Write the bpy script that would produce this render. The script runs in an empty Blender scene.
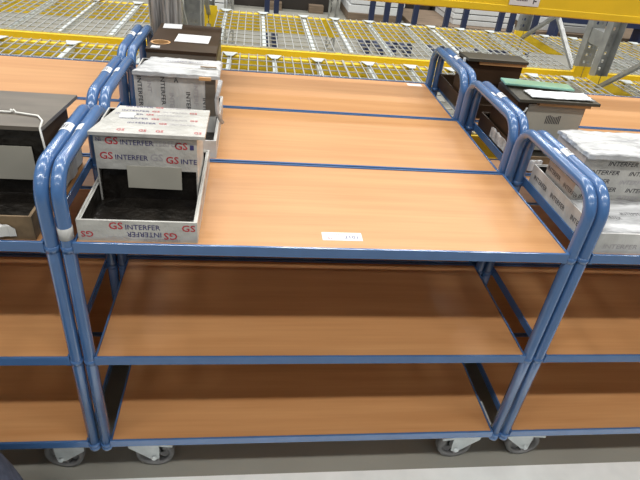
import bpy, bmesh, math, random
from mathutils import Vector, Matrix
random.seed(4)
SC = bpy.context.scene
COL = SC.collection

# ------------------------------------------------------------------ camera
cd = bpy.data.cameras.new('camera'); cam = bpy.data.objects.new('camera', cd); COL.objects.link(cam)
cd.sensor_width = 36.0; cd.lens = 538.9 / 640 * 36; cd.clip_start = .05
Rm = ((0.9905770, -0.0251871, -0.1346209), (-0.0976256, 0.5595281, -0.8230416), (0.0960541, 0.8284286, 0.5517968))
M4 = Matrix.Identity(4)
for i in range(3):
    for j in range(3): M4[i][j] = Rm[i][j]
M4.translation = (.359, -.945, 1.511)
cam.matrix_world = M4
SC.camera = cam

# ------------------------------------------------------------------ world, lamps, exposure
w = bpy.data.worlds.new('world'); SC.world = w; w.use_nodes = True
w.node_tree.nodes['Background'].inputs[0].default_value = (.93, .97, 1, 1)
w.node_tree.nodes['Background'].inputs[1].default_value = .15
SC.view_settings.view_transform = 'Standard'; SC.view_settings.look = 'None'
SC.view_settings.gamma = 1; SC.view_settings.use_curve_mapping = False
SC.view_settings.exposure = -0.30
def lamp(x, y, z, lx, ly, e):
    l = bpy.data.lights.new('ceiling_lamp', 'AREA'); l.shape = 'RECTANGLE'; l.size = lx; l.size_y = ly
    l.energy = e; l.color = (1, .98, .94)
    o = bpy.data.objects.new('ceiling_lamp', l); o.location = (x, y, z); COL.objects.link(o)
for y_, e_ in ((-6.4, 36), (-2.7, 86), (.9, 80), (4.6, 98), (8.2, 98)):
    for i in range(6): lamp(-5.4 + 2.3 * i, y_, 6.3, 1.5, .28, e_)

# ------------------------------------------------------------------ materials
def mat(name, col, rough=.5, metal=0, spec=.5, noise=0, nscale=8, bump=0, bscale=30, stretch=(1, 1, 1), alpha=None, coat=0, detail=3, dist=.01):
    m = bpy.data.materials.new(name); m.use_nodes = True
    nt = m.node_tree; b = nt.nodes['Principled BSDF']
    c = (col[0], col[1], col[2], 1)
    b.inputs['Base Color'].default_value = c; b.inputs['Roughness'].default_value = rough
    b.inputs['Metallic'].default_value = metal; b.inputs['Specular IOR Level'].default_value = spec
    if coat: b.inputs['Coat Weight'].default_value = coat; b.inputs['Coat Roughness'].default_value = .12
    if noise or bump:
        tc = nt.nodes.new('ShaderNodeTexCoord'); mp = nt.nodes.new('ShaderNodeMapping'); mp.inputs['Scale'].default_value = stretch
        nt.links.new(tc.outputs['Object'], mp.inputs[0])
        if noise:
            n = nt.nodes.new('ShaderNodeTexNoise'); n.inputs['Scale'].default_value = nscale; n.inputs['Detail'].default_value = detail
            nt.links.new(mp.outputs[0], n.inputs['Vector'])
            r = nt.nodes.new('ShaderNodeValToRGB'); r.color_ramp.elements[0].position = .3; r.color_ramp.elements[1].position = .7
            r.color_ramp.elements[0].color = tuple(max(0, v * (1 - noise)) for v in col) + (1,)
            r.color_ramp.elements[1].color = tuple(min(1, v * (1 + noise)) for v in col) + (1,)
            nt.links.new(n.outputs['Fac'], r.inputs[0]); nt.links.new(r.outputs[0], b.inputs['Base Color'])
        if bump:
            n2 = nt.nodes.new('ShaderNodeTexNoise'); n2.inputs['Scale'].default_value = bscale; n2.inputs['Detail'].default_value = 4
            nt.links.new(mp.outputs[0], n2.inputs['Vector'])
            bp = nt.nodes.new('ShaderNodeBump'); bp.inputs['Strength'].default_value = bump; bp.inputs['Distance'].default_value = dist
            nt.links.new(n2.outputs['Fac'], bp.inputs['Height']); nt.links.new(bp.outputs[0], b.inputs['Normal'])
    return m

def wood_mat():
    m = bpy.data.materials.new('beech_laminate'); m.use_nodes = True; nt = m.node_tree; b = nt.nodes['Principled BSDF']
    tc = nt.nodes.new('ShaderNodeTexCoord'); oi = nt.nodes.new('ShaderNodeObjectInfo')
    mul = nt.nodes.new('ShaderNodeMath'); mul.operation = 'MULTIPLY'; mul.inputs[1].default_value = 7.3
    nt.links.new(oi.outputs['Random'], mul.inputs[0])
    add = nt.nodes.new('ShaderNodeVectorMath'); add.operation = 'ADD'
    nt.links.new(tc.outputs['Object'], add.inputs[0]); nt.links.new(mul.outputs[0], add.inputs[1])
    cols = []
    for sc, st, lo, hi, w_ in ((1, (1.6, 26, 1), .35, .65, 1), (1, (4, 150, 1), .3, .7, 1)):
        mp = nt.nodes.new('ShaderNodeMapping'); mp.inputs['Scale'].default_value = st
        nt.links.new(add.outputs[0], mp.inputs[0])
        n = nt.nodes.new('ShaderNodeTexNoise'); n.inputs['Scale'].default_value = sc; n.inputs['Detail'].default_value = 3
        nt.links.new(mp.outputs[0], n.inputs['Vector'])
        r = nt.nodes.new('ShaderNodeMapRange'); r.inputs[1].default_value = lo; r.inputs[2].default_value = hi
        nt.links.new(n.outputs['Fac'], r.inputs[0]); cols.append(r)
    mx = nt.nodes.new('ShaderNodeMath'); mx.operation = 'MULTIPLY_ADD'; mx.inputs[1].default_value = .35
    sc2 = nt.nodes.new('ShaderNodeMath'); sc2.operation = 'MULTIPLY'; sc2.inputs[1].default_value = .65
    nt.links.new(cols[0].outputs[0], sc2.inputs[0])
    nt.links.new(cols[1].outputs[0], mx.inputs[0]); nt.links.new(sc2.outputs[0], mx.inputs[2])
    r = nt.nodes.new('ShaderNodeValToRGB')
    r.color_ramp.elements[0].color = (.485, .236, .092, 1); r.color_ramp.elements[1].color = (.59, .312, .133, 1)
    nt.links.new(mx.outputs[0], r.inputs[0]); nt.links.new(r.outputs[0], b.inputs['Base Color'])
    b.inputs['Roughness'].default_value = .38; b.inputs['Specular IOR Level'].default_value = .5
    return m

WOOD = wood_mat()
BLUE = mat('blue_paint', (.062, .150, .340), .24, spec=.6, noise=.06, nscale=20, coat=.6)
ZINC = mat('zinc_plated', (.70, .76, .77), .38, metal=.25, noise=.1, nscale=30)
TYRE = mat('grey_rubber', (.20, .20, .20), .6, noise=.15, nscale=30)
HUB = mat('grey_plastic_hub', (.30, .30, .30), .5)
WHITE = mat('white_paper', (.70, .72, .74), .6, noise=.03, nscale=30)
TAPE = mat('white_printed_tape', (.49, .485, .455), .32, noise=.16, nscale=14, bump=.5, bscale=34)
TAPEG = mat('grey_white_tape', (.56, .56, .545), .3, noise=.22, nscale=16, bump=.6, bscale=30, stretch=(1, 1, .5))
TAPEP = mat('clear_tape_over_card', (.53, .50, .475), .35, noise=.12, nscale=12, bump=.4, bscale=26)
TAPEW = mat('wrinkled_white_film', (.54, .55, .56), .25, noise=.38, nscale=30, bump=.9, bscale=30, stretch=(.35, 1.3, 1))
DARK = mat('black_steel_inside', (.012, .010, .008), .3, noise=.6, nscale=18, bump=.5, bscale=55)
DARKB = mat('dark_brown_steel', (.042, .024, .013), .5, spec=.3, noise=.25, nscale=9)
DARKL = mat('dark_grey_brown_steel', (.125, .108, .088), .42, noise=.2, nscale=7, stretch=(1, 4, 1))
DARKK = mat('dark_olive_steel', (.060, .055, .042), .5, spec=.35, noise=.2, nscale=7, stretch=(1, 4, 1))
CARD = mat('grey_card', (.39, .375, .32), .6, noise=.06, nscale=10)
BATTEN = mat('pale_batten', (.56, .32, .14), .55, noise=.2, nscale=12, stretch=(1, 6, 6))
EDGEW = mat('worn_wood_edge', (.17, .115, .062), .7, noise=.4, nscale=22)
RED = mat('red_print', (.50, .035, .05), .4)
NAVY = mat('navy_print', (.055, .05, .17), .4)
BLACK = mat('black_print', (.035, .035, .045), .4)
GREYP = mat('faded_print', (.42, .40, .42), .4)
YEL = mat('yellow_paint', (.80, .56, .022), .38, noise=.08, nscale=5)
GALV = mat('galvanised_steel', (.34, .35, .345), .42, metal=.45, noise=.2, nscale=14)
WIRE = mat('galvanised_wire', (.50, .51, .50), .35, metal=.3, noise=.1, nscale=20)
NAVYS = mat('navy_steel', (.018, .03, .085), .4, noise=.1, nscale=10)
TIMBER = mat('brown_timber', (.20, .145, .10), .75, noise=.3, nscale=6, stretch=(.6, 8, 8))
PANELW = mat('white_panel', (.68, .70, .71), .5, noise=.06, nscale=5)
DKBOX = mat('dark_board', (.028, .022, .018), .7, noise=.4, nscale=3)
GLASSG = mat('green_glass_sheet', (.20, .42, .34), .08, spec=.8, noise=.2, nscale=9)
CLOTH = mat('dark_blue_grey_cloth', (.055, .065, .10), .85, noise=.25, nscale=40, bump=.3, bscale=90)
STRING = mat('white_string', (.72, .72, .68), .6)
FLOORM = mat('grey_concrete', (.285, .28, .245), .5, noise=.10, nscale=2.2, bump=.05, bscale=80, detail=8)
LINE = mat('white_floor_paint', (.88, .90, .89), .5, noise=.07, nscale=9, detail=6)
WALLM = mat('pale_wall', (.55, .56, .56), .7, noise=.04, nscale=2)

# ------------------------------------------------------------------ mesh helpers
TXT = {}
def text_geo(s, bold=0):
    k = (s, bold)
    if k in TXT: return TXT[k]
    c = bpy.data.curves.new('t', 'FONT'); c.body = s; c.size = 1; c.offset = bold; c.resolution_u = 2
    o = bpy.data.objects.new('t', c); COL.objects.link(o)
    dg = bpy.context.evaluated_depsgraph_get(); me = bpy.data.meshes.new_from_object(o.evaluated_get(dg))
    vs = [v.co.copy() for v in me.vertices]; fs = [tuple(p.vertices) for p in me.polygons]
    bpy.data.objects.remove(o); bpy.data.curves.remove(c); bpy.data.meshes.remove(me)
    x0 = min(v.x for v in vs); x1 = max(v.x for v in vs); y0 = min(v.y for v in vs); y1 = max(v.y for v in vs)
    vs = [((v.x - x0) / (x1 - x0), (v.y - y0) / (y1 - y0)) for v in vs]
    TXT[k] = (vs, fs); return TXT[k]

class MB:
    def __init__(s): s.v = []; s.f = []; s.m = []; s.sm = []; s.mats = []
    def mi(s, m):
        if m not in s.mats: s.mats.append(m)
        return s.mats.index(m)
    def face(s, ids, m, sm=False): s.f.append(tuple(ids)); s.m.append(s.mi(m)); s.sm.append(sm)
    def hexa(s, p, m, top=None):
        n = len(s.v); s.v += [tuple(q) for q in p]
        for i, q in enumerate(((3, 2, 1, 0), (4, 5, 6, 7), (0, 1, 5, 4), (1, 2, 6, 5), (2, 3, 7, 6), (3, 0, 4, 7))):
            s.face([n + a for a in q], top if (top and i == 1) else m)
        return s
    def box(s, x0, x1, y0, y1, z0, z1, m, top=None):
        return s.hexa([(x0, y0, z0), (x1, y0, z0), (x1, y1, z0), (x0, y1, z0), (x0, y0, z1), (x1, y0, z1), (x1, y1, z1), (x0, y1, z1)], m, top)
    def tube(s, pts, r, m, n=10, cap=True, sm=True):
        P = [Vector(p) for p in pts]; base = len(s.v); up = None
        for i, p in enumerate(P):
            t = (P[min(i + 1, len(P) - 1)] - P[max(i - 1, 0)]).normalized()
            if up is None:
                a = Vector((1, 0, 0)) if abs(t.x) < .9 else Vector((0, 1, 0)); up = (a - t * a.dot(t)).normalized()
            else: up = (up - t * up.dot(t)).normalized()
            sd = t.cross(up)
            for k in range(n):
                an = 2 * math.pi * k / n; s.v.append(tuple(p + (up * math.cos(an) + sd * math.sin(an)) * r))
        for i in range(len(P) - 1):
            for k in range(n):
                a = base + i * n + k; b = base + i * n + (k + 1) % n
                s.face((a, b, b + n, a + n), m, sm)
        if cap:
            s.face([base + k for k in range(n)][::-1], m); s.face([base + (len(P) - 1) * n + k for k in range(n)], m)
        return s
    def bar(s, p0, p1, wx, wy, m):
        # square bar between two points
        p0 = Vector(p0); p1 = Vector(p1); t = (p1 - p0).normalized()
        a = Vector((0, 0, 1)) if abs(t.z) < .9 else Vector((0, 1, 0))
        u = t.cross(a).normalized(); v = t.cross(u)
        q = []
        for p in (p0, p1):
            for sx, sy in ((-1, -1), (1, -1), (1, 1), (-1, 1)): q.append(p + u * sx * wx / 2 + v * sy * wy / 2)
        return s.hexa(q, m)
    def poly(s, outline, ax, lo, hi, m):
        # extrude a 2D outline along an axis (0 x, 1 y, 2 z)
        n = len(s.v); k = len(outline)
        for h in (lo, hi):
            for a, b in outline:
                p = [a, b]; p.insert(ax, h); s.v.append(tuple(p))
        s.face(range(n, n + k), m); s.face(range(n + 2 * k - 1, n + k - 1, -1), m)
        for i in range(k): s.face((n + i, n + (i + 1) % k, n + k + (i + 1) % k, n + k + i), m)
        return s
    def text(s, txt, org, u, v, wd, ht, m, bold=0):
        vs, fs = text_geo(txt, bold); n = len(s.v); o = Vector(org); u = Vector(u); v = Vector(v)
        for a, b in vs: s.v.append(tuple(o + u * a * wd + v * b * ht))
        for f in fs: s.face([n + i for i in f], m)
        return s
    def lumpy(s, x0, x1, y0, y1, z0, z1, m, amp, nx=22, ny=16, tap=0, seed=1, side=None):
        # slab whose top is creased film
        rnd = random.Random(seed); n = len(s.v)
        gx = [rnd.uniform(-1, 1) for _ in range(6)]
        for j in range(ny + 1):
            for i in range(nx + 1):
                a = i / nx; b = j / ny
                x = x0 + (x1 - x0) * a + tap * b * (1 - a)
                y = y0 + (y1 - y0) * b
                e = min(a, 1 - a, b, 1 - b)
                h = amp * (math.sin(19 * b + 3 * a + gx[0] * 3) * .5 + math.sin(9 * a + 13 * b * gx[1] * 2) * .4 + rnd.uniform(-.5, .5))
                if e < .04: h -= amp * 1.2
                ed = amp * .8
                if i in (0, nx): x += rnd.uniform(-ed, ed)
                if j in (0, ny): y += rnd.uniform(-ed, ed)
                s.v.append((x, y, z1 + h))
        W = nx + 1
        for j in range(ny):
            for i in range(nx): s.face((n + j * W + i, n + j * W + i + 1, n + (j + 1) * W + i + 1, n + (j + 1) * W + i), m, True)
        ring = [n + i for i in range(W)] + [n + j * W + nx for j in range(1, ny + 1)] + [n + ny * W + i for i in range(nx - 1, -1, -1)] + [n + j * W for j in range(ny - 1, 0, -1)]
        b0 = len(s.v)
        for r_ in ring: x, y, z = s.v[r_]; s.v.append((x, y, z0))
        k = len(ring)
        for i in range(k): s.face((ring[i], b0 + i, b0 + (i + 1) % k, ring[(i + 1) % k]), side or m, False)
        s.face([b0 + i for i in range(k)][::-1], side or m)
        return s
    def build(s, name, parent=None, bevel=0, loc=None):
        me = bpy.data.meshes.new(name); me.from_pydata(s.v, [], s.f); me.update()
        for m in s.mats: me.materials.append(m)
        me.polygons.foreach_set('material_index', s.m); me.polygons.foreach_set('use_smooth', s.sm); me.update()
        o = bpy.data.objects.new(name, me); COL.objects.link(o)
        if parent: o.parent = parent
        if loc: o.location = loc
        if bevel:
            b = o.modifiers.new('bevel', 'BEVEL'); b.width = bevel; b.segments = 2; b.limit_method = 'ANGLE'; b.angle_limit = .7
        return o

def thing(name, label, cat, loc=(0, 0, 0), group=None, rz=0):
    o = bpy.data.objects.new(name, None); o.empty_display_size = .05; COL.objects.link(o)
    o.location = loc; o.rotation_euler = (0, 0, rz); return tag(o, label, cat, group)
def tag(o, label, cat, group=None):
    o['label'] = label; o['category'] = cat
    if group: o['group'] = group
    return o
def struct(o): o['kind'] = 'structure'; return o
def copy_tree(o, parent=None):
    c = o.copy(); COL.objects.link(c)
    if parent: c.parent = parent
    for ch in list(o.children): copy_tree(ch, c)
    return c

# ------------------------------------------------------------------ setting
struct(MB().box(-9, 12, -4, 14, -.1, 0, FLOORM).build('floor'))
struct(MB().box(-9, 12, -.42, .022, 0, .0015, LINE).build('trim_1'))
struct(MB().box(-9, 12, 14, 14.2, -.1, 5, WALLM).build('wall_back'))

# ------------------------------------------------------------------ trolleys
W, DP, PITCH, TR = 1.10, .378, .409, .0140
ZD = (.225, .538, .863); ZH = 1.010; RIM = .0245
def hoop_pts(x):
    r = .062; p = [(x, 0, ZD[0] - RIM - .006), (x, 0, ZD[1]), (x, 0, ZH - r)]
    for k in range(1, 10):
        a = math.pi / 2 * k / 10; p.append((x, r - r * math.cos(a), ZH - r + r * math.sin(a)))
    p.append((x, r, ZH)); p.append((x, DP - r, ZH))
    for k in range(1, 10):
        a = math.pi / 2 * k / 10; p.append((x, DP - r + r * math.sin(a), ZH - r + r * math.cos(a)))
    p += [(x, DP, ZH - r), (x, DP, ZD[1]), (x, DP, ZD[0] - RIM - .006)]
    return p
def sticker_mesh(printed):
    b = MB(); r = TR + .0006; n = 8; L = .019 if printed else .016
    a0, a1 = (-1.25, 1.0) if printed else (-.2, 1.15)
    for k in range(n):
        for yy in (-L, L):
            a = a0 + (a1 - a0) * k / (n - 1); b.v.append((math.sin(a) * r, yy, math.cos(a) * r))
    for k in range(n - 1): b.face((2 * k, 2 * k + 2, 2 * k + 3, 2 * k + 1), WHITE, True)
    if printed:
        for k in range(3):
            a = -.6 + .32 * k; r2 = r + .0004
            for j in range(3):
                y0 = -.011 + .008 * j; y1 = y0 + .005; nn = len(b.v)
                for (aa, yy) in ((a, y0), (a + .2, y0), (a + .2, y1), (a, y1)): b.v.append((math.sin(aa) * r2, yy, math.cos(aa) * r2))
                b.face((nn, nn + 1, nn + 2, nn + 3), BLACK)
    return b
def make_caster(root, x, y, s):
    # s = +1: wheel trails towards +x
    c = bpy.data.objects.new('caster', None); COL.objects.link(c); c.parent = root; c.location = (x, y, 0); c.empty_display_size = .03
    R = .056; top = ZD[0] - RIM
    b = MB().box(-.042, .042, -.042, .042, top - .004, top, ZINC).tube([(0, 0, top - .02), (0, 0, top - .003)], .026, ZINC, 14)
    wx = .03 * s
    for yy in (-.026, .023):
        o = [(-.044 * s, top - .02), (.044 * s, top - .02), (.046 * s, R + .035), (wx + .014 * s, R - .008), (wx + .004 * s, R - .014), (wx - .010 * s, R - .010), (-.040 * s, R + .044)]
        b.poly(o, 1, yy, yy + .003, ZINC)
    b.box(min(-.042 * s, .036 * s), max(-.042 * s, .036 * s), -.026, .026, top - .023, top - .02, ZINC)
    b.tube([(wx, -.034, R), (wx, .034, R)], .007, ZINC, 10)
    b.build('fork', c)
    pz = R + .058
    MB().hexa([(.03 * s, -.03, pz - .004), (.085 * s, -.03, pz - .012), (.085 * s, .02, pz - .012), (.03 * s, .02, pz - .004),
               (.03 * s, -.03, pz + .010), (.085 * s, -.03, pz - .004), (.085 * s, .02, pz - .004), (.03 * s, .02, pz + .010)], ZINC).build('brake_pedal', c, .002)
    wb = MB(); prof = [(R - .014, -.017), (R - .003, -.017), (R, -.010), (R, .010), (R - .003, .017), (R - .014, .017)]; n = 28
    for k in range(n):
        a = 2 * math.pi * k / n
        for r_, yy in prof: wb.v.append((wx + r_ * math.cos(a), yy, R + r_ * math.sin(a)))
    L = len(prof)
    for k in range(n):
        for j in range(L):
            a = k * L + j; a2 = k * L + (j + 1) % L; c2 = ((k + 1) % n) * L
            wb.face((a, a2, c2 + (j + 1) % L, c2 + j), TYRE, True)
    wb.tube([(wx, -.018, R), (wx, .018, R)], .015, HUB, 14)
    for k in range(8):
        a = 2 * math.pi * k / 8 + .2
        wb.bar((wx + .012 * math.cos(a), 0, R + .012 * math.sin(a)), (wx + (R - .013) * math.cos(a), 0, R + (R - .013) * math.sin(a)), .007, .026, HUB)
    wb.build('wheel', c)
def make_trolley():
    t = thing('shelf_trolley', '', 'trolley')
    for x, s in ((0, 1), (W, -1)):
        b = MB().tube(hoop_pts(x), TR, BLUE, 14)
        for y in (0, DP):
            for z in ZD:
                b.tube([(x, y, z - RIM - .003), (x, y, z - RIM + .012)], TR + .0009, BLUE, 14)
                b.box(x + s * .006 if s > 0 else x - .022, x + .022 if s > 0 else x - .006, y - .009, y + .009, z - RIM - .004, z - .008, BLUE)
            b.tube([(x, y, ZD[0] - RIM - .013), (x, y, ZD[0] - RIM - .002)], TR + .0010, BLUE, 14)
        e = b.build('end_frame', t)
        sk = sticker_mesh(x > 0).build('sticker', e, loc=(x, .197, ZH))
    for z, nm in zip(ZD, ('bottom_shelf', 'middle_shelf', 'top_shelf')):
        b = MB()
        x0, x1, y0, y1 = .0125, W - .0125, -.012, DP + .012
        b.box(x0, x1, y0, y0 + .0062, z - RIM, z, BLUE); b.box(x0, x1, y1 - .005, y1, z - RIM, z, BLUE)
        b.box(x0, x0 + .005, y0 + .0062, y1 - .005, z - RIM, z, BLUE); b.box(x1 - .005, x1, y0 + .0062, y1 - .005, z - RIM, z, BLUE)
        for xx in (.36, .74): b.box(xx - .015, xx + .015, y0 + .0062, y1 - .005, z - RIM + .001, z - .0215, BLUE)
        f = b.build(nm, t, .0022)
        MB().box(x0 + .0052, x1 - .0052, y0 + .0064, y1 - .0052, z - .021, z - .003, WOOD).build('wood_board', f)
    make_caster(t, .075, .080, 1); make_caster(t, W - .036, .078, -1)
    make_caster(t, .15, DP - .06, 1); make_caster(t, W - .17, DP - .06, -1)
    return t
proto = make_trolley()
GAP = .0312
spots = []   # column x, row, label, yaw
labels = {
 (-1, 0): 'front trolley of the left column, carrying the brown steel box with a string',
 (-1, 1): 'second trolley of the left column, its shelf half hidden behind the brown steel box',
 (-1, 2): 'rear trolley of the left column, bare top shelf below the yellow rack',
 (0, 0): 'blue trolley front centre with three beech shelves and a small white label near its edge',
 (0, 1): 'middle trolley of the centre column, carrying the box taped with upright black print',
 (0, 2): 'rear trolley of the centre column, carrying the brown box with papers on top',
 (1, 0): 'front trolley of the right column, carrying the stack wrapped in creased white film',
 (1, 1): 'middle trolley of the right column, carrying the dark box under the green sheet',
 (1, 2): 'rear trolley of the right column, carrying the farthest dark box with a pale batten'}
plain = sticker_mesh(False).build('plain', None).data
bpy.data.objects.remove(bpy.data.objects['plain'])
printed = sticker_mesh(True).build('printed', None).data
bpy.data.objects.remove(bpy.data.objects['printed'])
def xoff(r): return (0, -.007, -.016)[r]
TZ = ZD[2] - .003
for c in (0, -1, 1):
    for r in (0, 1, 2):
        t = proto if (c, r) == (0, 0) else copy_tree(proto)
        t.location = (c * (W + GAP) + xoff(r), r * PITCH, 0)
        t['label'] = labels[(c, r)]; t['group'] = 'blue shelf trolleys parked in three rows'
        for e in t.children:
            if e.name.startswith('caster') and e.location.y < .2:
                if c == 1 and e.location.x < .5: e.location.x += .032
                if c == -1 and e.location.x > .5: e.location.x -= .055; e.rotation_euler = (0, 0, -.12)
            for s in e.children:
                if s.name.startswith('sticker'):
                    right = s.location.x > .5
                    s.data = plain if c == 0 else printed
                    if c == 0 and right: s.rotation_euler = (0, 0, 0)
                    elif c == 0: s.rotation_euler = (0, 0, math.pi)
# label stuck on the front centre trolley's top shelf
top = [o for o in proto.children if o.name.startswith('top_shelf')][0]
b = MB().box(0, .090, 0, .032, 0, .0005, WHITE)
U, V = (1, 0, 0), (0, 1, 0)
b.text('2101', (.050, .008, .0008), U, V, .030, .011, NAVY, .004)
b.text('51', (.012, .003, .0008), U, V, .009, .0075, RED)
for i in range(7): b.box(.006 + .005 * i, .0095 + .005 * i, .022, .0255, .0005, .0008, GREYP)
b.build('shelf_label', top, loc=(.524, .0255, TZ))
rear = [o for o in bpy.data.objects if o.get('label') == labels[(0, 2)]][0]
topr = [o for o in rear.children if o.name.startswith('top_shelf')][0]
MB().box(0, .06, 0, .028, 0, .0005, WHITE).build('shelf_label', topr, loc=(1.005, .345, TZ))
# clear tape round the front left post
ef = [o for o in proto.children if o.name.startswith('end_frame') and o.children[0].location.x < .5][0]
MB().tube([(0, 0, .868), (0, 0, .895)], TR + .0008, TAPEG, 14).build('tape_wrap', ef)

# ------------------------------------------------------------------ steel boxes on the trolleys
def clip_text(b, org, u, v, items, m_gs, m_in, flip=False):
    o = Vector(org); u = Vector(u); v = Vector(v)
    for kind, s_, wd, ht, dx in items:
        b.text(s_, o + u * dx, u, v, wd, ht, m_gs if kind == 'g' else m_in, .012 if kind == 'g' else 0)
def tray_box(label, loc, outer, lidm, front='open', w_=.242, d=.352, tray=.050, hy0=.142, hy1=.305, hz=.168, lid=.008, name='steel_box', deco=None, lidtap=.026, amp=0, hside=None, hfront=None, batten=False, inner=DARK, trayfront=None, lidx=(.007, .247), lidy=(.130, .295), panel=None, rz=0, seed=1, lidsm=None):
    t = thing(name, label, 'box', loc, 'steel boxes on the trolleys', rz)
    P = {}
    th = .004
    b = MB()
    b.box(th * 2, w_ - th * 2, th * 2, d - th * 2, 0, .008, inner)
    for (x0, x1, y0, y1, fm) in ((0, w_, 0, th, trayfront or outer), (0, w_, d - th, d, outer), (0, th, th, d - th, outer), (w_ - th, w_, th, d - th, outer)):
        b.box(x0, x1, y0, y1, 0, tray, fm)
    for (x0, x1, y0, y1) in ((th, w_ - th, th, 2 * th), (th, w_ - th, d - 2 * th, d - th), (th, 2 * th, 2 * th, d - 2 * th), (w_ - 2 * th, w_ - th, 2 * th, d - 2 * th)):
        b.box(x0, x1, y0, y1, 0, tray - .003, inner, top=outer)
    P['tray'] = b
    hx0, hx1 = .011, w_ - .011
    hs = hside or outer; hf = hfront or outer
    b = MB(); z0 = .0085
    b.box(hx0, hx0 + .003, hy0, hy1, z0, hz, hs); b.box(hx1 - .003, hx1, hy0, hy1, z0, hz, hs)
    b.box(hx0 + .003, hx1 - .003, hy1 - .003, hy1, z0, hz, hs)
    b.box(hx0 + .003, hx0 + .006, hy0 + .004, hy1 - .003, z0, hz - .001, inner); b.box(hx1 - .006, hx1 - .003, hy0 + .004, hy1 - .003, z0, hz - .001, inner)
    b.box(hx0 + .006, hx1 - .006, hy1 - .006, hy1 - .003, z0, hz - .001, inner)
    zf = hz * .52 if front == 'open' else z0
    b.box(hx0 + .003, hx1 - .003, hy0, hy0 + .003, zf, hz, hf)
    if front == 'open':
        b.box(hx0 + .003, hx1 - .003, hy0 + .012, hy0 + .015, z0, hz - .001, inner)
    P['housing'] = b
    b = MB()
    if amp: b.lumpy(lidx[0], lidx[1], lidy[0], lidy[1], hz + .0006 , hz + lid, lidm, amp, tap=lidtap, seed=seed, side=lidsm)
    else:
        x0, x1 = lidx; y0, y1 = lidy; z0, z1 = hz + .0004, hz + lid
        b.hexa([(x0, y0, z0), (x1, y0, z0), (x1, y1, z0), (x0 + lidtap, y1, z0), (x0, y0, z1), (x1, y0, z1), (x1, y1, z1), (x0 + lidtap, y1, z1)], lidm)
    P['lid'] = b
    if deco: deco(P, dict(hx0=hx0, hx1=hx1, hy0=hy0, hz=hz, w=w_, d=d, tray=tray, lz=hz + lid, lidx=lidx, lidy=lidy))
    for k, b in P.items(): b.build(k, t, .0012 if k in ('tray', 'housing') and amp == 0 and False else 0)
    return t
X, Y, Z = Vector((1, 0, 0)), Vector((0, 1, 0)), Vector((0, 0, 1))
def gs(b, org, u, v, k=1.0, bold=RED, ink=NAVY, what='both', cut=8, sc=1):
    org = Vector(org)
    if what != 'in': b.text('GS', org, u, v, .027 * sc, .0165 * sc, bold, .014)
    if what != 'gs': b.text('INTERFER'[:cut], org + Vector(u) * .032 * sc, u, v, .0085 * cut * sc, .0115 * sc, ink, .004)

# 1 white box with red and navy print, front centre
def deco1(P, g):
    e = .0006
    h = P['housing']; y = g['hy0'] - e
    gs(h, (.034, y, .146), X, Z); gs(h, (.088, y, .1465), X, Z, bold=GREYP, ink=GREYP, what='in'); gs(h, (.178, y, .140), X, Z, cut=1)
    gs(h, (.020, y, .111), X, Z); gs(h, (.125, y, .111), X, Z, bold=GREYP, ink=GREYP, what='gs'); gs(h, (.158, y, .106), X, Z, cut=4)
    h.text('NI', (.016, y, .152), X, Z, .010, .009, NAVY)
    t = P['tray']
    gs(t, (.062, -e, .030), X, Z); t.text('GS', (.205, -e, .028), X, Z, .027, .0155, RED, .014)
    # lower row of the tape runs the other way up
    gs(t, (.195, -e, .024), -X, -Z); t.text('GS', (.030, -e, .024), -X, -Z, .024, .014, RED, .014)
    t.text('INTERFER', (.20, -e, .001), X, Z, -.075, .007, GREYP)
    for i in range(3): t.text('INTERFER GS', (g['w'] + e, .03 + .1 * i, .028), Y, Z, .07, .010, NAVY if i % 2 else RED)
    l = P['lid']; z = g['lz'] + e; x0, x1 = g['lidx']; y0, y1 = g['lidy']
    rows = [(.050, .150), (.045, .125), (.035, .105), (.050, .08), (.070, .055)]
    for i, (xx, yy) in enumerate(rows):
        l.text('INTERFER', (x0 + xx, y0 + yy, z), X, Y, .060, .0075, NAVY)
        l.text('GS', (x0 + xx + .066, y0 + yy, z), X, Y, .017, .0085, RED, .01)
        l.text('INTERFER', (x0 + xx + .090, y0 + yy, z), X, Y, .055, .0075, GREYP)
        if i % 2: l.text('GS', (x0 + xx + .150, y0 + yy, z), X, Y, .017, .0085, RED, .01)
    for xx in (.055, .100, .135, .215): l.text('GS', (x0 + xx, y0 + .012, z), X, Y, .016, .011, RED, .01)
    p = MB(); yy = g['hy0'] - .006
    p.hexa([(.074, yy, .046), (.190, yy, .044), (.190, yy + .0015, .044), (.074, yy + .0015, .046), (.074, yy + .004, .097), (.190, yy + .004, .097), (.190, yy + .0055, .097), (.074, yy + .0055, .097)], CARD)
    P['card_flap'] = p
    s = MB(); s.lumpy(.050, .082, .225, .255, g['lz'] + .0004, g['lz'] + .003, WHITE, .0012, 6, 6, seed=3); P['crumpled_tape'] = s
tray_box('white taped box with red and navy print and an open black front',
         (.022, .002, TZ), TAPE, TAPE, deco=deco1, w_=.236, hy0=.152, lidy=(.143, .300), lidx=(.004, .243), lidtap=.034)

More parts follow.
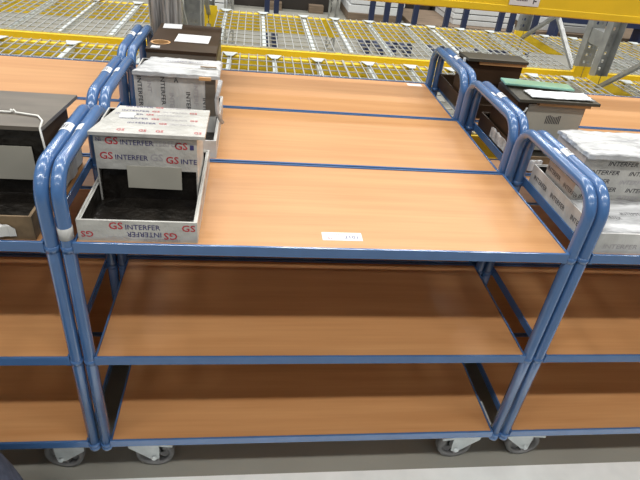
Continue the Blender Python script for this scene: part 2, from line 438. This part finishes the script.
# 2 behind it: fully taped, black print running downwards
def deco2(P, g):
    e = .0007; h = P['housing']; y = g['hy0'] - e
    for i, (xx, z, n) in enumerate(((.020, .162, 8), (.046, .150, 3), (.082, .168, 8), (.105, .120, 5), (.150, .125, 8), (.172, .150, 6), (.196, .110, 8))):
        h.text('INTERFER'[:n], (xx, y, z), -Z, X, .0105 * n, .011, BLACK if i % 2 == 0 else GREYP, .004)
    h.text('A', (.118, y, .150), X, Z, .012, .014, BLACK)
    x = g['hx0'] - e
    for i in range(3): h.text('INTERFER', (x, .19 + .045 * i, .165), -Z, -Y, .08, .011, BLACK, .004)
    l = P['lid']; z = g['lz'] + .0045
    l.text('INTERFER INTERFER', (.09, .235, z), X, Y, .12, .008, NAVY)
    a = MB().box(.187, .232, .200, .208, g['lz'] + .003, g['lz'] + .0046, EDGEW).box(.19, .222, .112, .118, g['lz'] - .006, g['lz'] + .0022, BATTEN); P['bare_patch'] = a
    s = MB().tube([(.247, .13, .172), (.236, .125, .12), (.238, .122, .08), (.252, .126, .05)], .006, TAPEW, 6); P['loose_tape'] = s
    s = MB().box(g['hx1'] - .028, g['hx1'] + .001, g['hy0'] - .0022, g['hy0'] - .001, .06, .165, DARKL); P['grey_strip'] = s
    t = P['tray']
    for i in range(3): t.text('INTERFER', (g['w'] + e, .03 + .1 * i, .02), Y, Z, .07, .011, BLACK)
tray_box('grey white taped box with upright black print behind the red printed box', (.030, .412, TZ), TAPEG, TAPEW,
         front='closed', deco=deco2, hy0=.155, lidx=(.010, .244), lidy=(.143, .288), amp=.0022, lid=.012, seed=5)

# 3 rear centre: brown box with papers on top and a round hole
t = thing('steel_box', 'dark brown box with two white papers and a round hole in its top', 'box', (.030, .852, TZ), 'steel boxes on the trolleys')
b = MB(); w3, d3, h3 = .213, .352, .160
b.box(0, w3, 0, d3, 0, h3 - .045, DARK); b.box(0, w3, 0, .004, h3 - .045, h3 - .0101, DARKB); b.box(0, .004, .004, d3, h3 - .045, h3 - .0101, DARKB); b.box(w3 - .004, w3, .004, d3, h3 - .045, h3 - .0101, DARKB); b.box(.004, w3 - .004, d3 - .004, d3, h3 - .045, h3 - .0101, DARKB); b.box(-.002, w3 + .002, -.002, 0, h3 - .03, h3 - .011, DARKL); b.build('body', t)
b = MB(); cx, cy, r = .031, .085, .026; n = 28
b.v += [(-.004, -.004, h3), (w3 + .004, -.004, h3), (w3 + .004, d3, h3), (-.004, d3, h3)]
def sq(a):   # point on the square round the hole
    dx, dy = math.cos(a), math.sin(a); k = .031 / max(abs(dx), abs(dy)); return (cx + dx * k, cy + dy * k)
i0 = len(b.v)
for k in range(n):
    a = 2 * math.pi * (k + .5) / n
    b.v.append((cx + r * math.cos(a), cy + r * .9 * math.sin(a), h3)); q = sq(a); b.v.append((q[0], q[1], h3)); b.v.append((cx + r * math.cos(a), cy + r * .9 * math.sin(a), h3 - .010))
for k in range(n):
    a = i0 + 3 * k; c2 = i0 + 3 * ((k + 1) % n)
    b.face((a, a + 1, c2 + 1, c2), DARKB); b.face((a, c2, c2 + 2, a + 2), BATTEN)
i0 = len(b.v)
for k in range(n):
    a = 2 * math.pi * k / n
    for q in (r, r + .006): b.v.append((cx + q * math.cos(a), cy + q * .9 * math.sin(a), h3 + .0008))
for k in range(n):
    a = i0 + 2 * k; c2 = i0 + 2 * ((k + 1) % n); b.face((a, a + 1, c2 + 1, c2), BATTEN)
for (x0, x1, y0, y1) in ((-.004, w3 + .004, cy + .031, d3), (-.004, w3 + .004, -.004, cy - .031), (-.004, cx - .031, cy - .031, cy + .031), (cx + .031, w3 + .004, cy - .031, cy + .031)):
    b.box(x0, x1, y0, y1, h3 - .010, h3, DARKB)
b.build('top_plate', t)
for (x0, y0, wd, dp, a) in ((.072, .105, .112, .100, -.03), (.012, .275, .065, .065, .06)):
    o = tag(MB().box(0, wd, 0, dp, 0, .0012, WHITE).build('paper_sheet'), '', 'paper', 'papers on the brown box')
    b = None; o.location = (.030 + x0, .852 + y0, TZ + h3 + .0003); o.rotation_euler = (0, 0, a)
    o['label'] = 'larger white printed paper in the middle of the brown box top' if wd > .1 else 'smaller white paper at the back of the brown box top'
    if wd > .1:
        bb = MB()
        for i in range(5):
            x = .012
            while x < wd - .03:
                l_ = random.uniform(.005, .014); bb.box(x, x + l_, .018 + .015 * i, .021 + .015 * i, .0012, .0014, GREYP); x += l_ + .004
        bb.build('print', o)
tag(MB().lumpy(0, .028, 0, .022, 0, .004, WHITE, .0012, 6, 6, seed=8).build('paper_scrap', loc=(.040, .858, TZ + h3 + .0004)), 'tiny white scrap in front of the round hole on the brown box', 'paper')

# 4 front left: brown steel, wooden front edge, string across the lid
def deco4(P, g):
    p = MB(); yy = g['hy0'] - .005
    x0, x1 = g['lidx']; y0, y1 = g['lidy']; z0, z1 = g['hz'] + .0004, g['lz']
    P['lid'] = MB().hexa([(x0, y0, z0), (x1, y0, z0), (x1 + .018, y1, z0), (x0, y1, z0), (x0, y0, z1), (x1, y0, z1), (x1 + .018, y1, z1), (x0, y1, z1)], DARKL)
    P['side_film'] = MB().lumpy(g['w'] + .0003, g['w'] + .006, .12, .345, .012, .125, TAPEG, .004, 4, 14, seed=41)
    p.box(.0155, .205, yy, yy + .002, .050, .128, CARD); P['card_panel'] = p
    b = MB().lumpy(.10, .205, -.003, -.0005, .010, .034, TAPEG, .005, 12, 3, seed=11); P['torn_paper'] = b
    s = MB(); z = g['lz'] + .003
    s.tube([(-.008, .226, z), (.07, .223, z), (.155, .218, z), (.16, .222, z + .004), (.166, .217, z), (.214, .205, z), (.230, .180, z), (.234, .149, z - .004), (.237, .149, .12), (.236, .158, .06)], .0022, STRING, 6)
    s.tube([(.158, .218, z + .002), (.150, .232, z)], .0022, STRING, 6); P['string'] = s
tray_box('brown steel box with a white string over its lid, at the left edge', (-.301, -.001, TZ), EDGEW, DARKL, deco=deco4,
         lidtap=-.01, trayfront=EDGEW, hfront=DARK, hside=DARKB, lidx=(-.01, .236), lidy=(.152, .352), lid=.009, hy0=.165, hy1=.335, tray=.055)

# 5 front right: wholly wrapped, black printed lines
def deco5(P, g):
    e = .0007; h = P['housing']; y = g['hy0'] - e
    for i, z in enumerate((.146, .122, .098, .076, .054)):
        x = (.075, .035, .018, .045, .030)[i]
        h.text('INTERFER', (x, y, z), X, Z + X * .2, .078, .0115, BLACK, .004)
        h.text('INTERFER'[:6], (x + .105, y, z - .001), X, Z + X * .2, .055, .0115, BLACK if i % 2 else GREYP, .004)
    x = g['hx0'] - e
    for yy, z in ((.29, .018), (.26, .04), (.21, .062), (.30, .066)): h.text('INTERFER', (x, yy, z), -Y, Z, .07, .012, BLACK, .004)
    t = P['tray']
    for yy in (.33, .23, .12): t.text('INTERFER', (-e, yy, .02), -Y, Z, .075, .013, BLACK, .004)
    for xx in (.02, .12): t.text('INTERFER', (xx, -e, .015), X, Z, .085, .012, GREYP, .004)
    c = MB().lumpy(.004, g['w'] - .004, .004, g['hy0'] - .003, .02, g['tray'] + .004, TAPEW, .003, 16, 8, seed=21); 
    for i in range(3): c.text('INTERFER', (.02 + .07 * i, .05 + .02 * i, g['tray'] + .009), X, Y, .06, .012, BLACK)
    P['film_cover'] = c
tray_box('white wrapped box with slanted black print and creased film top, at the right edge', (1.148, -.001, TZ), TAPEG, TAPEW,
         front='closed', deco=deco5, amp=.003, lid=.014, lidtap=-.005, hside=TAPEP, hfront=TAPE, seed=9, lidx=(.006, .266), lidy=(.148, .302), w_=.262, hy0=.165, tray=.055)

# 6 middle right: dark box, grey card, batten, green sheet
def deco6(P, g):
    y = g['hy0'] - .003
    p = MB().box(.045, .228, y, y + .002, .012, .158, CARD)
    for i in range(9): p.box(.112 + .0055 * i, .115 + .0055 * i, y - .0004, y, .100, .124 + .003 * math.sin(i), BLACK)
    P['card_panel'] = p
    P['batten'] = MB().box(.070, .236, g['hy0'] - .016, g['hy0'] - .001, .158, .1705, BATTEN)
    h = [(.000 , .155, .135)]
    pts = []
    for k in range(13):
        a = math.pi * k / 12; pts.append((-.004 + .020 * math.cos(a) + .02, g['hy0'] - .012, .150 - .022 * math.sin(a)))
    P['wire_handle'] = MB().tube(pts, .0028, ZINC, 8)
    P['torn_paper'] = MB().lumpy(.02, .06, -.0028, -.0004, .006, .04, WHITE, .003, 8, 3, seed=4)
    P['side_paper'] = MB().lumpy(-.0032, -.0005, .12, .24, .010, .044, TAPEW, .003, 3, 12, seed=14)
tray_box('dark box with grey card front marked with black bars, under the green sheet', (1.143, .412, TZ), DARKB, DARKK, deco=deco6,
         hfront=DARKB, hside=DARKB, trayfront=EDGEW, front='closed', lidx=(.0, .258), lidy=(.118, .295), lid=.009, lidtap=.01)
o = tag(MB().box(-.12, .10, -.028, .028, 0, .007, GLASSG).build('glass_sheet', None, .002), 'green glass sheet lying on the dark box with the grey card front', 'glass sheet')
o.location = (1.258, .650, TZ + .172 + .0125); o.rotation_euler = (0, 0, -.10)
o = tag(MB().lumpy(-.10, .10, -.035, .03, 0, .004, WHITE, .002, 16, 8, seed=31).build('paper_sheet'), 'creased white paper in front of the green glass sheet', 'paper')
o.location = (1.285, .577, TZ + .172 + .0095)

# 7 rear right
def deco7(P, g):
    P['batten'] = MB().box(.060, .238, g['hy0'] - .014, g['hy0'] - .001, .157, .1705, BATTEN)
    P['pale_clip'] = MB().box(-.004, .004, g['hy0'] - .012, g['hy0'] - .004, .12, .175, PANELW)
tray_box('farthest dark brown box with a pale batten under its lid, on the rear right trolley', (1.118, .832, TZ), DARKB, DARKK, deco=deco7,
         hfront=DARKB, hside=DARKB, lidx=(.012, .240), lidy=(.118, .205), hy0=.138, hy1=.215, lid=.010, lidtap=-.01, inner=DARKB)

# ------------------------------------------------------------------ pallet racks
RZ = .60; BH = .135
def post_mesh(z1):
    # perforated galvanised post, front at y=0 looking to -y, 0.09 wide
    b = MB(); a = .045; d = .065; t_ = .003
    b.box(-a, -a + t_, 0, d, .008, z1, GALV); b.box(a - t_, a, 0, d, .008, z1, GALV)
    b.box(-a + t_, -.022, 0, t_, .008, z1, GALV); b.box(.022, a - t_, 0, t_, .008, z1, GALV); b.box(-.006, .006, 0, t_, .008, z1, GALV)
    z = .03
    while z < z1 - .04:
        b.box(-.022, -.006, 0, t_, z, z + .030, GALV); b.box(.006, .022, 0, t_, z, z + .030, GALV); z += .05
    b.box(-.06, .06, -.02, d + .02, 0, .008, GALV)
    return b
def upright(x, y0, y1, z1, label, br):
    t = thing('rack_upright', label, 'rack upright', (x, y0, 0), 'galvanised rack uprights')
    pm = post_mesh(z1); d = y1 - y0
    p = pm.build('post', t); p2 = bpy.data.objects.new('post', p.data); COL.objects.link(p2); p2.parent = t; p2.location = (0, d, 0); p2.rotation_euler = (0, 0, math.pi)
    for (a, z0, c, z2) in br: MB().bar((0, a * d, z0), (0, c * d, z2), .03, .022, GALV).build('brace', t)
    return t
FILM = mat('stretch_film', (.28, .285, .28), .18, spec=.7, noise=.9, nscale=10, stretch=(9, 9, .5), bump=.8, bscale=5, dist=.02)
XS = (-2.58, .022, 2.60, 5.2)
ZT = 2.1
AF, AR, BF, BR = 1.335, 2.405, 2.55, 3.62
for i, x in enumerate(XS):
    w1 = ('at the far left edge', 'left of centre behind the brown box', 'at the right', 'beyond the right edge')[i]
    u_ = upright(x, AF, AR, ZT, 'galvanised rack upright of the near rack ' + w1, [(.95, .55, .05, 1.28), (.05, .06, .95, .50), (.05, 1.34, .95, 1.95)])
    if i == 1:
        b = MB(); n = 40; rows = 9; rnd = random.Random(6); off = [rnd.uniform(-.003, .004) for _ in range(n)]
        for j in range(rows):
            for k in range(n):
                an = 2 * math.pi * k / n; cx, cy = math.cos(an), math.sin(an); q = 1 / max(abs(cx) / .060, abs(cy) / .048)
                q = min(q, .066) + off[k] + rnd.uniform(-.0015, .0015)
                b.v.append((q * cx, .030 + q * cy, .62 + 1.4 * j / (rows - 1)))
        for j in range(rows - 1):
            for k in range(n): b.face((j * n + k, j * n + (k + 1) % n, (j + 1) * n + (k + 1) % n, (j + 1) * n + k), FILM)
        b.build('film_wrap', u_)
    upright(x, BF, BR, ZT, 'galvanised rack upright of the far rack ' + w1, [(.95, .575, .52, .86), (.52, .86, .05, 1.17), (.05, .54, .5, .845), (.5, .87, .95, 1.19), (.05, .06, .95, .50)])
    tag(MB().box(x - .04, x + .04, AR + .001, BF - .001, .80, .89, GALV).build('row_spacer'), 'short grey plate joining rack uprights ' + w1, 'rack spacer', 'rack spacers')
def beam(x0, x1, y, z, label, face=-1, lab=False, hb=BH, ypl=None):
    # y = outer face ; box beam
    t = thing('rack_beam', label, 'rack beam', (x0, y, z), 'yellow rack beams')
    L = x1 - x0; b = MB()
    ya, yb = (-.05, 0)
    b.box(.05, L - .05, ya, yb, -hb, 0, YEL); b.box(.05, L - .05, ya - .004 if face < 0 else yb, ya if face < 0 else yb + .004, -hb * .98, -hb * .78, YEL)
    b.build('beam', t, .003)
    s = ya if face < 0 else yb
    for xx, dx in ((.046, 1), (L - .046, -1)):
        c = MB().box(xx - .004 if dx < 0 else xx, xx if dx < 0 else xx + .004, ya, yb, -hb - .03, .03, YEL)
        x_0, x_1 = (xx - .09, xx) if dx > 0 else (xx, xx + .09)
        yf = ya - .006 if face < 0 else yb + .002
        ys = ya - .018 if face > 0 else ya - .006
        xa, xb = (xx - .043, xx + .02) if dx > 0 else (xx - .02, xx + .043)
        if ypl is not None: c.box(xa, xb, ypl - y - .003, ypl - y, -hb - .04, .04, YEL)
        c.build('connector', t)
    if lab:
        l = MB().box(0, .125, -.006, -.0042, 0, .055, WHITE)
        for i in range(14): l.box(.026 + .0034 * i, .026 + .0034 * i + (.0022 if i % 3 else .0012), -.0064, -.006, .017, .04, BLACK)
        l.box(.098, .102, -.0064, -.006, .009, .042, BLACK); l.box(.088, .113, -.0064, -.006, .033, .038, BLACK); l.box(.103, .112, -.0064, -.006, .017, .022, BLACK)
        l.build('location_label', t, loc=(1.372 - x0, ya, -.098))
    return t
def yconn(x, yface, z, t=None): pass
bays = [(XS[0], XS[1], 'left'), (XS[1], XS[2], 'middle'), (XS[2], XS[3], 'right')]
for x0, x1, nm in bays:
    beam(x0, x1, AF + .03, RZ, 'low front yellow beam of the near rack, %s bay, behind the trolleys' % nm)
    beam(x0, x1, AR + .0, RZ, 'low rear yellow beam of the near rack, %s bay' % nm, 1, ypl=AR - .0655)
    beam(x0, x1, BF + .05, RZ, 'low front yellow beam of the far rack, %s bay' % nm, ypl=BF - .0005)
    beam(x0, x1, BR, RZ, 'low rear yellow beam of the far rack, %s bay' % nm, 1, ypl=BR - .0655)
    if nm != 'left': beam(x0, x1, AF + .0, 1.143 + .13, 'upper yellow beam across the top right corner with a white location label' if nm == 'middle' else 'upper yellow beam of the near rack beyond the right upright', lab=(nm == 'middle'), hb=.13)
def wire_deck(x0, x1, y0, y1, label, chx, near=True):
    t = thing('wire_deck', label, 'wire deck', (0, 0, 0), 'wire mesh decks on the racks')
    b = MB(); r = .0029; z = RZ + .0055
    n = int((x1 - x0) / .05)
    for i in range(n + 1):
        x = x0 + (x1 - x0) * i / n
        b.box(x - r, x + r, y0, y1, z, z + 2 * r, WIRE)
        b.box(x - r, x + r, y0 - .006, y0 - .001, z - .07, z + 2 * r, WIRE)
    n = int((y1 - y0) / .10)
    for i in range(n + 1):
        y = y0 + (y1 - y0) * i / n
        b.box(x0, x1, y - r, y + r, z - 2 * r, z, WIRE)
    for k in (.03, .06): b.box(x0, x1, y0 - .010, y0 - .006, z - k - r, z - k + r, WIRE)
    b.build('wire_mesh', t)
    for x in chx:
        c = MB().box(x - .012, x + .012, y0 + .05, y1 - .05, z - .034, z - .0052, ZINC)
        for ye, s in (((y0 + .005, 1), (y1 - .005, -1)) if near else ((y1 - .005, -1),)):
            q = [(x - .045, ye), (x + .045, ye), (x + .018, ye + s * .075), (x - .018, ye + s * .075)]
            if s < 0: q = q[::-1]
            c.poly(q, 2, RZ + .006 + .005, RZ + .006 + .008, ZINC)
        c.build('support_channel', t)
def spread(a, b, n): return [a + (b - a) * (i + .5) / n for i in range(n)]
B0 = [('left', -2.5, -1.30), ('left', -1.25, -.06), ('middle', .10, .89), ('middle', .94, 1.74), ('middle', 1.78, 2.52), ('right', 2.68, 3.45), ('right', 3.5, 4.3), ('right', 4.35, 5.12)]
kk = 0
wd = {-2.5: 'far left', -1.25: 'left of the brown box', .10: 'right of the brown box', .94: 'at the centre', 1.78: 'left of the right uprights', 2.68: 'right of the right uprights', 3.5: 'second right of the right uprights', 4.35: 'at the far right edge'}
for nm, a, c in B0:
    a2, c2 = {.10: (.085, .912), .94: (.918, 1.757), 1.78: (1.763, 2.53)}.get(a, (a, c))
    wire_deck(a2, c2, AF + .0, AR - .012, 'galvanised wire deck of the near rack, ' + wd[a], spread(a, c, 3))
    if (nm, a) == ('middle', .10): ch = [.155, .44, .76]
    elif a == .94: ch = [1.01, 1.29, 1.60]
    elif a == 1.78: ch = [1.81, 2.06, 2.32]
    else: ch = spread(a, c, 4 if c - a > 1 else 3)
    wire_deck(a, c, BF + .03, BR - .012, 'galvanised wire deck of the far rack, ' + wd[a], ch, False)
# yellow connectors shown on the uprights' inner sides
for o in [o for o in bpy.data.objects if o.name.startswith('connector')]:
    pass

# ------------------------------------------------------------------ things on the floor beyond the racks
def stand(x0, x1, y, h, label):
    t = thing('steel_stand', label, 'steel stand', (x0, y, 0), 'navy steel stands beyond the racks')
    L = x1 - x0
    for xx in (0, L): MB().box(xx - .026, xx + .026, -.025, .025, 0, h, NAVYS).build('post', t)
    MB().box(-.026, L + .026, -.025, .025, h, h + .05, NAVYS).build('top_rail', t)
    for xx in (0, L): MB().box(xx - .026, xx + .026, .025, .45, 0, .05, NAVYS).build('foot', t)
stand(.505, .60, 5.0, 1.3, 'narrow navy steel stand beyond the racks, left of the lattice post')
stand(1.60, 1.76, 5.0, 1.3, 'navy steel stand beyond the racks, just right of the lattice post')
stand(1.90, 2.07, 5.0, 1.3, 'navy steel stand beyond the racks, second right of the lattice post')
stand(2.42, 2.62, 5.0, 1.3, 'navy steel stand beyond the racks, third right of the lattice post')
stand(3.02, 3.15, 5.0, .62, 'low navy steel stand beyond the racks, left of the right uprights')
stand(3.28, 3.42, 5.0, .62, 'low navy steel stand beyond the racks, touching the right uprights in view')
def lattice(x, y, h, label):
    t = thing('lattice_post', label, 'rack post', (x, y, 0), 'lattice posts beyond the racks')
    for s in (-1, 1): MB().box(s * .04 - .009, s * .04 + .009, -.02, .02, 0, h, GALV).build('rail', t)
    b = MB(); z = .03; k = 1
    while z < h - .12: b.bar((-.032 * k, 0, z), (.032 * k, 0, z + .11), .012, .012, GALV); z += .11; k = -k
    b.build('lacing', t)
lattice(1.19, 5.0, 1.3, 'galvanised lattice post beyond the racks at the centre')
lattice(.12, 5.0, 1.3, 'galvanised lattice post beyond the racks, behind the brown box')
def panels(x0, x1, y0, y1, z0, n, h, where):
    for i in range(n):
        tag(MB().box(x0 + random.uniform(-.02, .02), x1 + random.uniform(-.02, .02), y0, y1, z0 + i * h, z0 + (i + 1) * h - .012, PANELW).build('panel_pack', None, .005),
            '%s white panel pack of the stack %s' % (('lowest', 'second lowest', 'third lowest', 'topmost')[i if i < n - 1 else 3], where), 'panel pack', 'white panel packs beyond the racks')
def timber(x0, x1, y0, y1, h, label): tag(MB().box(x0, x1, y0, y1, 0, h, TIMBER).build('timber_base', None, .004), label, 'timber', 'timber bases beyond the racks')
timber(1.62, 2.30, 6.6, 7.4, .10, 'brown timber base under the white panels right of the lattice post')
panels(1.62, 2.36, 6.62, 7.4, .10, 4, .11, 'right of the lattice post')
timber(2.45, 3.95, 6.45, 7.5, .06, 'long brown timber base under the white panels at right')
panels(3.06, 3.95, 6.6, 7.5, .06, 3, .075, 'on the long timber base')
timber(4.2, 6.2, 6.4, 7.4, .10, 'brown timber base behind the right rack uprights')
panels(4.2, 5.0, 6.5, 7.4, .10, 3, .09, 'behind the right rack uprights')
panels(-.35, .02, 6.5, 7.2, 0, 3, .11, 'behind the leftmost lattice post')
t = thing('steel_bench', 'low navy steel bench behind the right rack uprights', 'bench', (4.3, 6.15, 0))
MB().box(0, 2.0, 0, .2, .28, .34, NAVYS).build('top', t)
for xx in (.02, .62, 1.25, 1.9): MB().box(xx, xx + .05, 0, .2, 0, .28, NAVYS).build('leg', t)
for i, (x0, x1, y0, h, lb) in enumerate(((.08, 1.45, 7.02, .8, 'dark board stack in the back, left of the white panels'), (2.3, 3.0, 7.53, .7, 'dark board stack in the back between two white panel stacks'), (-3.2, -1.0, 7.8, .5, 'dark board stack at the back left'), (4.2, 6.6, 8.2, .8, 'dark board stack in the back behind the navy bench'), (3.1, 4.1, 7.7, .62, 'dark board stack right behind the white panels on the long base'))):
    tag(MB().box(x0, x1, y0, y0 + .8, 0, h, DKBOX).build('board_stack', None, .01), lb, 'board stack', 'dark board stacks at the back')
for i, x in enumerate((.55, 1.12)):
    tag(MB().box(x, x + .2, 6.88, 7.0, 0, .10, TIMBER).build('wood_block', None, .004), ('left', 'right')[i] + ' wood block in front of the dark board stack', 'wood block', 'wood blocks')

# ------------------------------------------------------------------ dark cloth bag, bottom left corner
b = MB(); n = 24; prof = [(0, .0), (.12, .0), (.145, .03), (.150, .12), (.142, .22), (.12, .31), (.085, .37), (.04, .40), (0, .405)]
for r_, z in prof:
    for k in range(n):
        a = 2 * math.pi * k / n; q = 1 + .04 * math.sin(3 * a + z * 9)
        b.v.append((r_ * 1.25 * q * math.cos(a), r_ * 1.15 * q * math.sin(a), z * 1.3))
for j in range(len(prof) - 1):
    for k in range(n): b.face((j * n + k, j * n + (k + 1) % n, (j + 1) * n + (k + 1) % n, (j + 1) * n + k), CLOTH, True)
o = tag(b.build('cloth_bag'), 'dark blue grey cloth bag at the bottom left corner in front of the trolleys', 'bag')
o.location = (-.305, -.224, .0016)
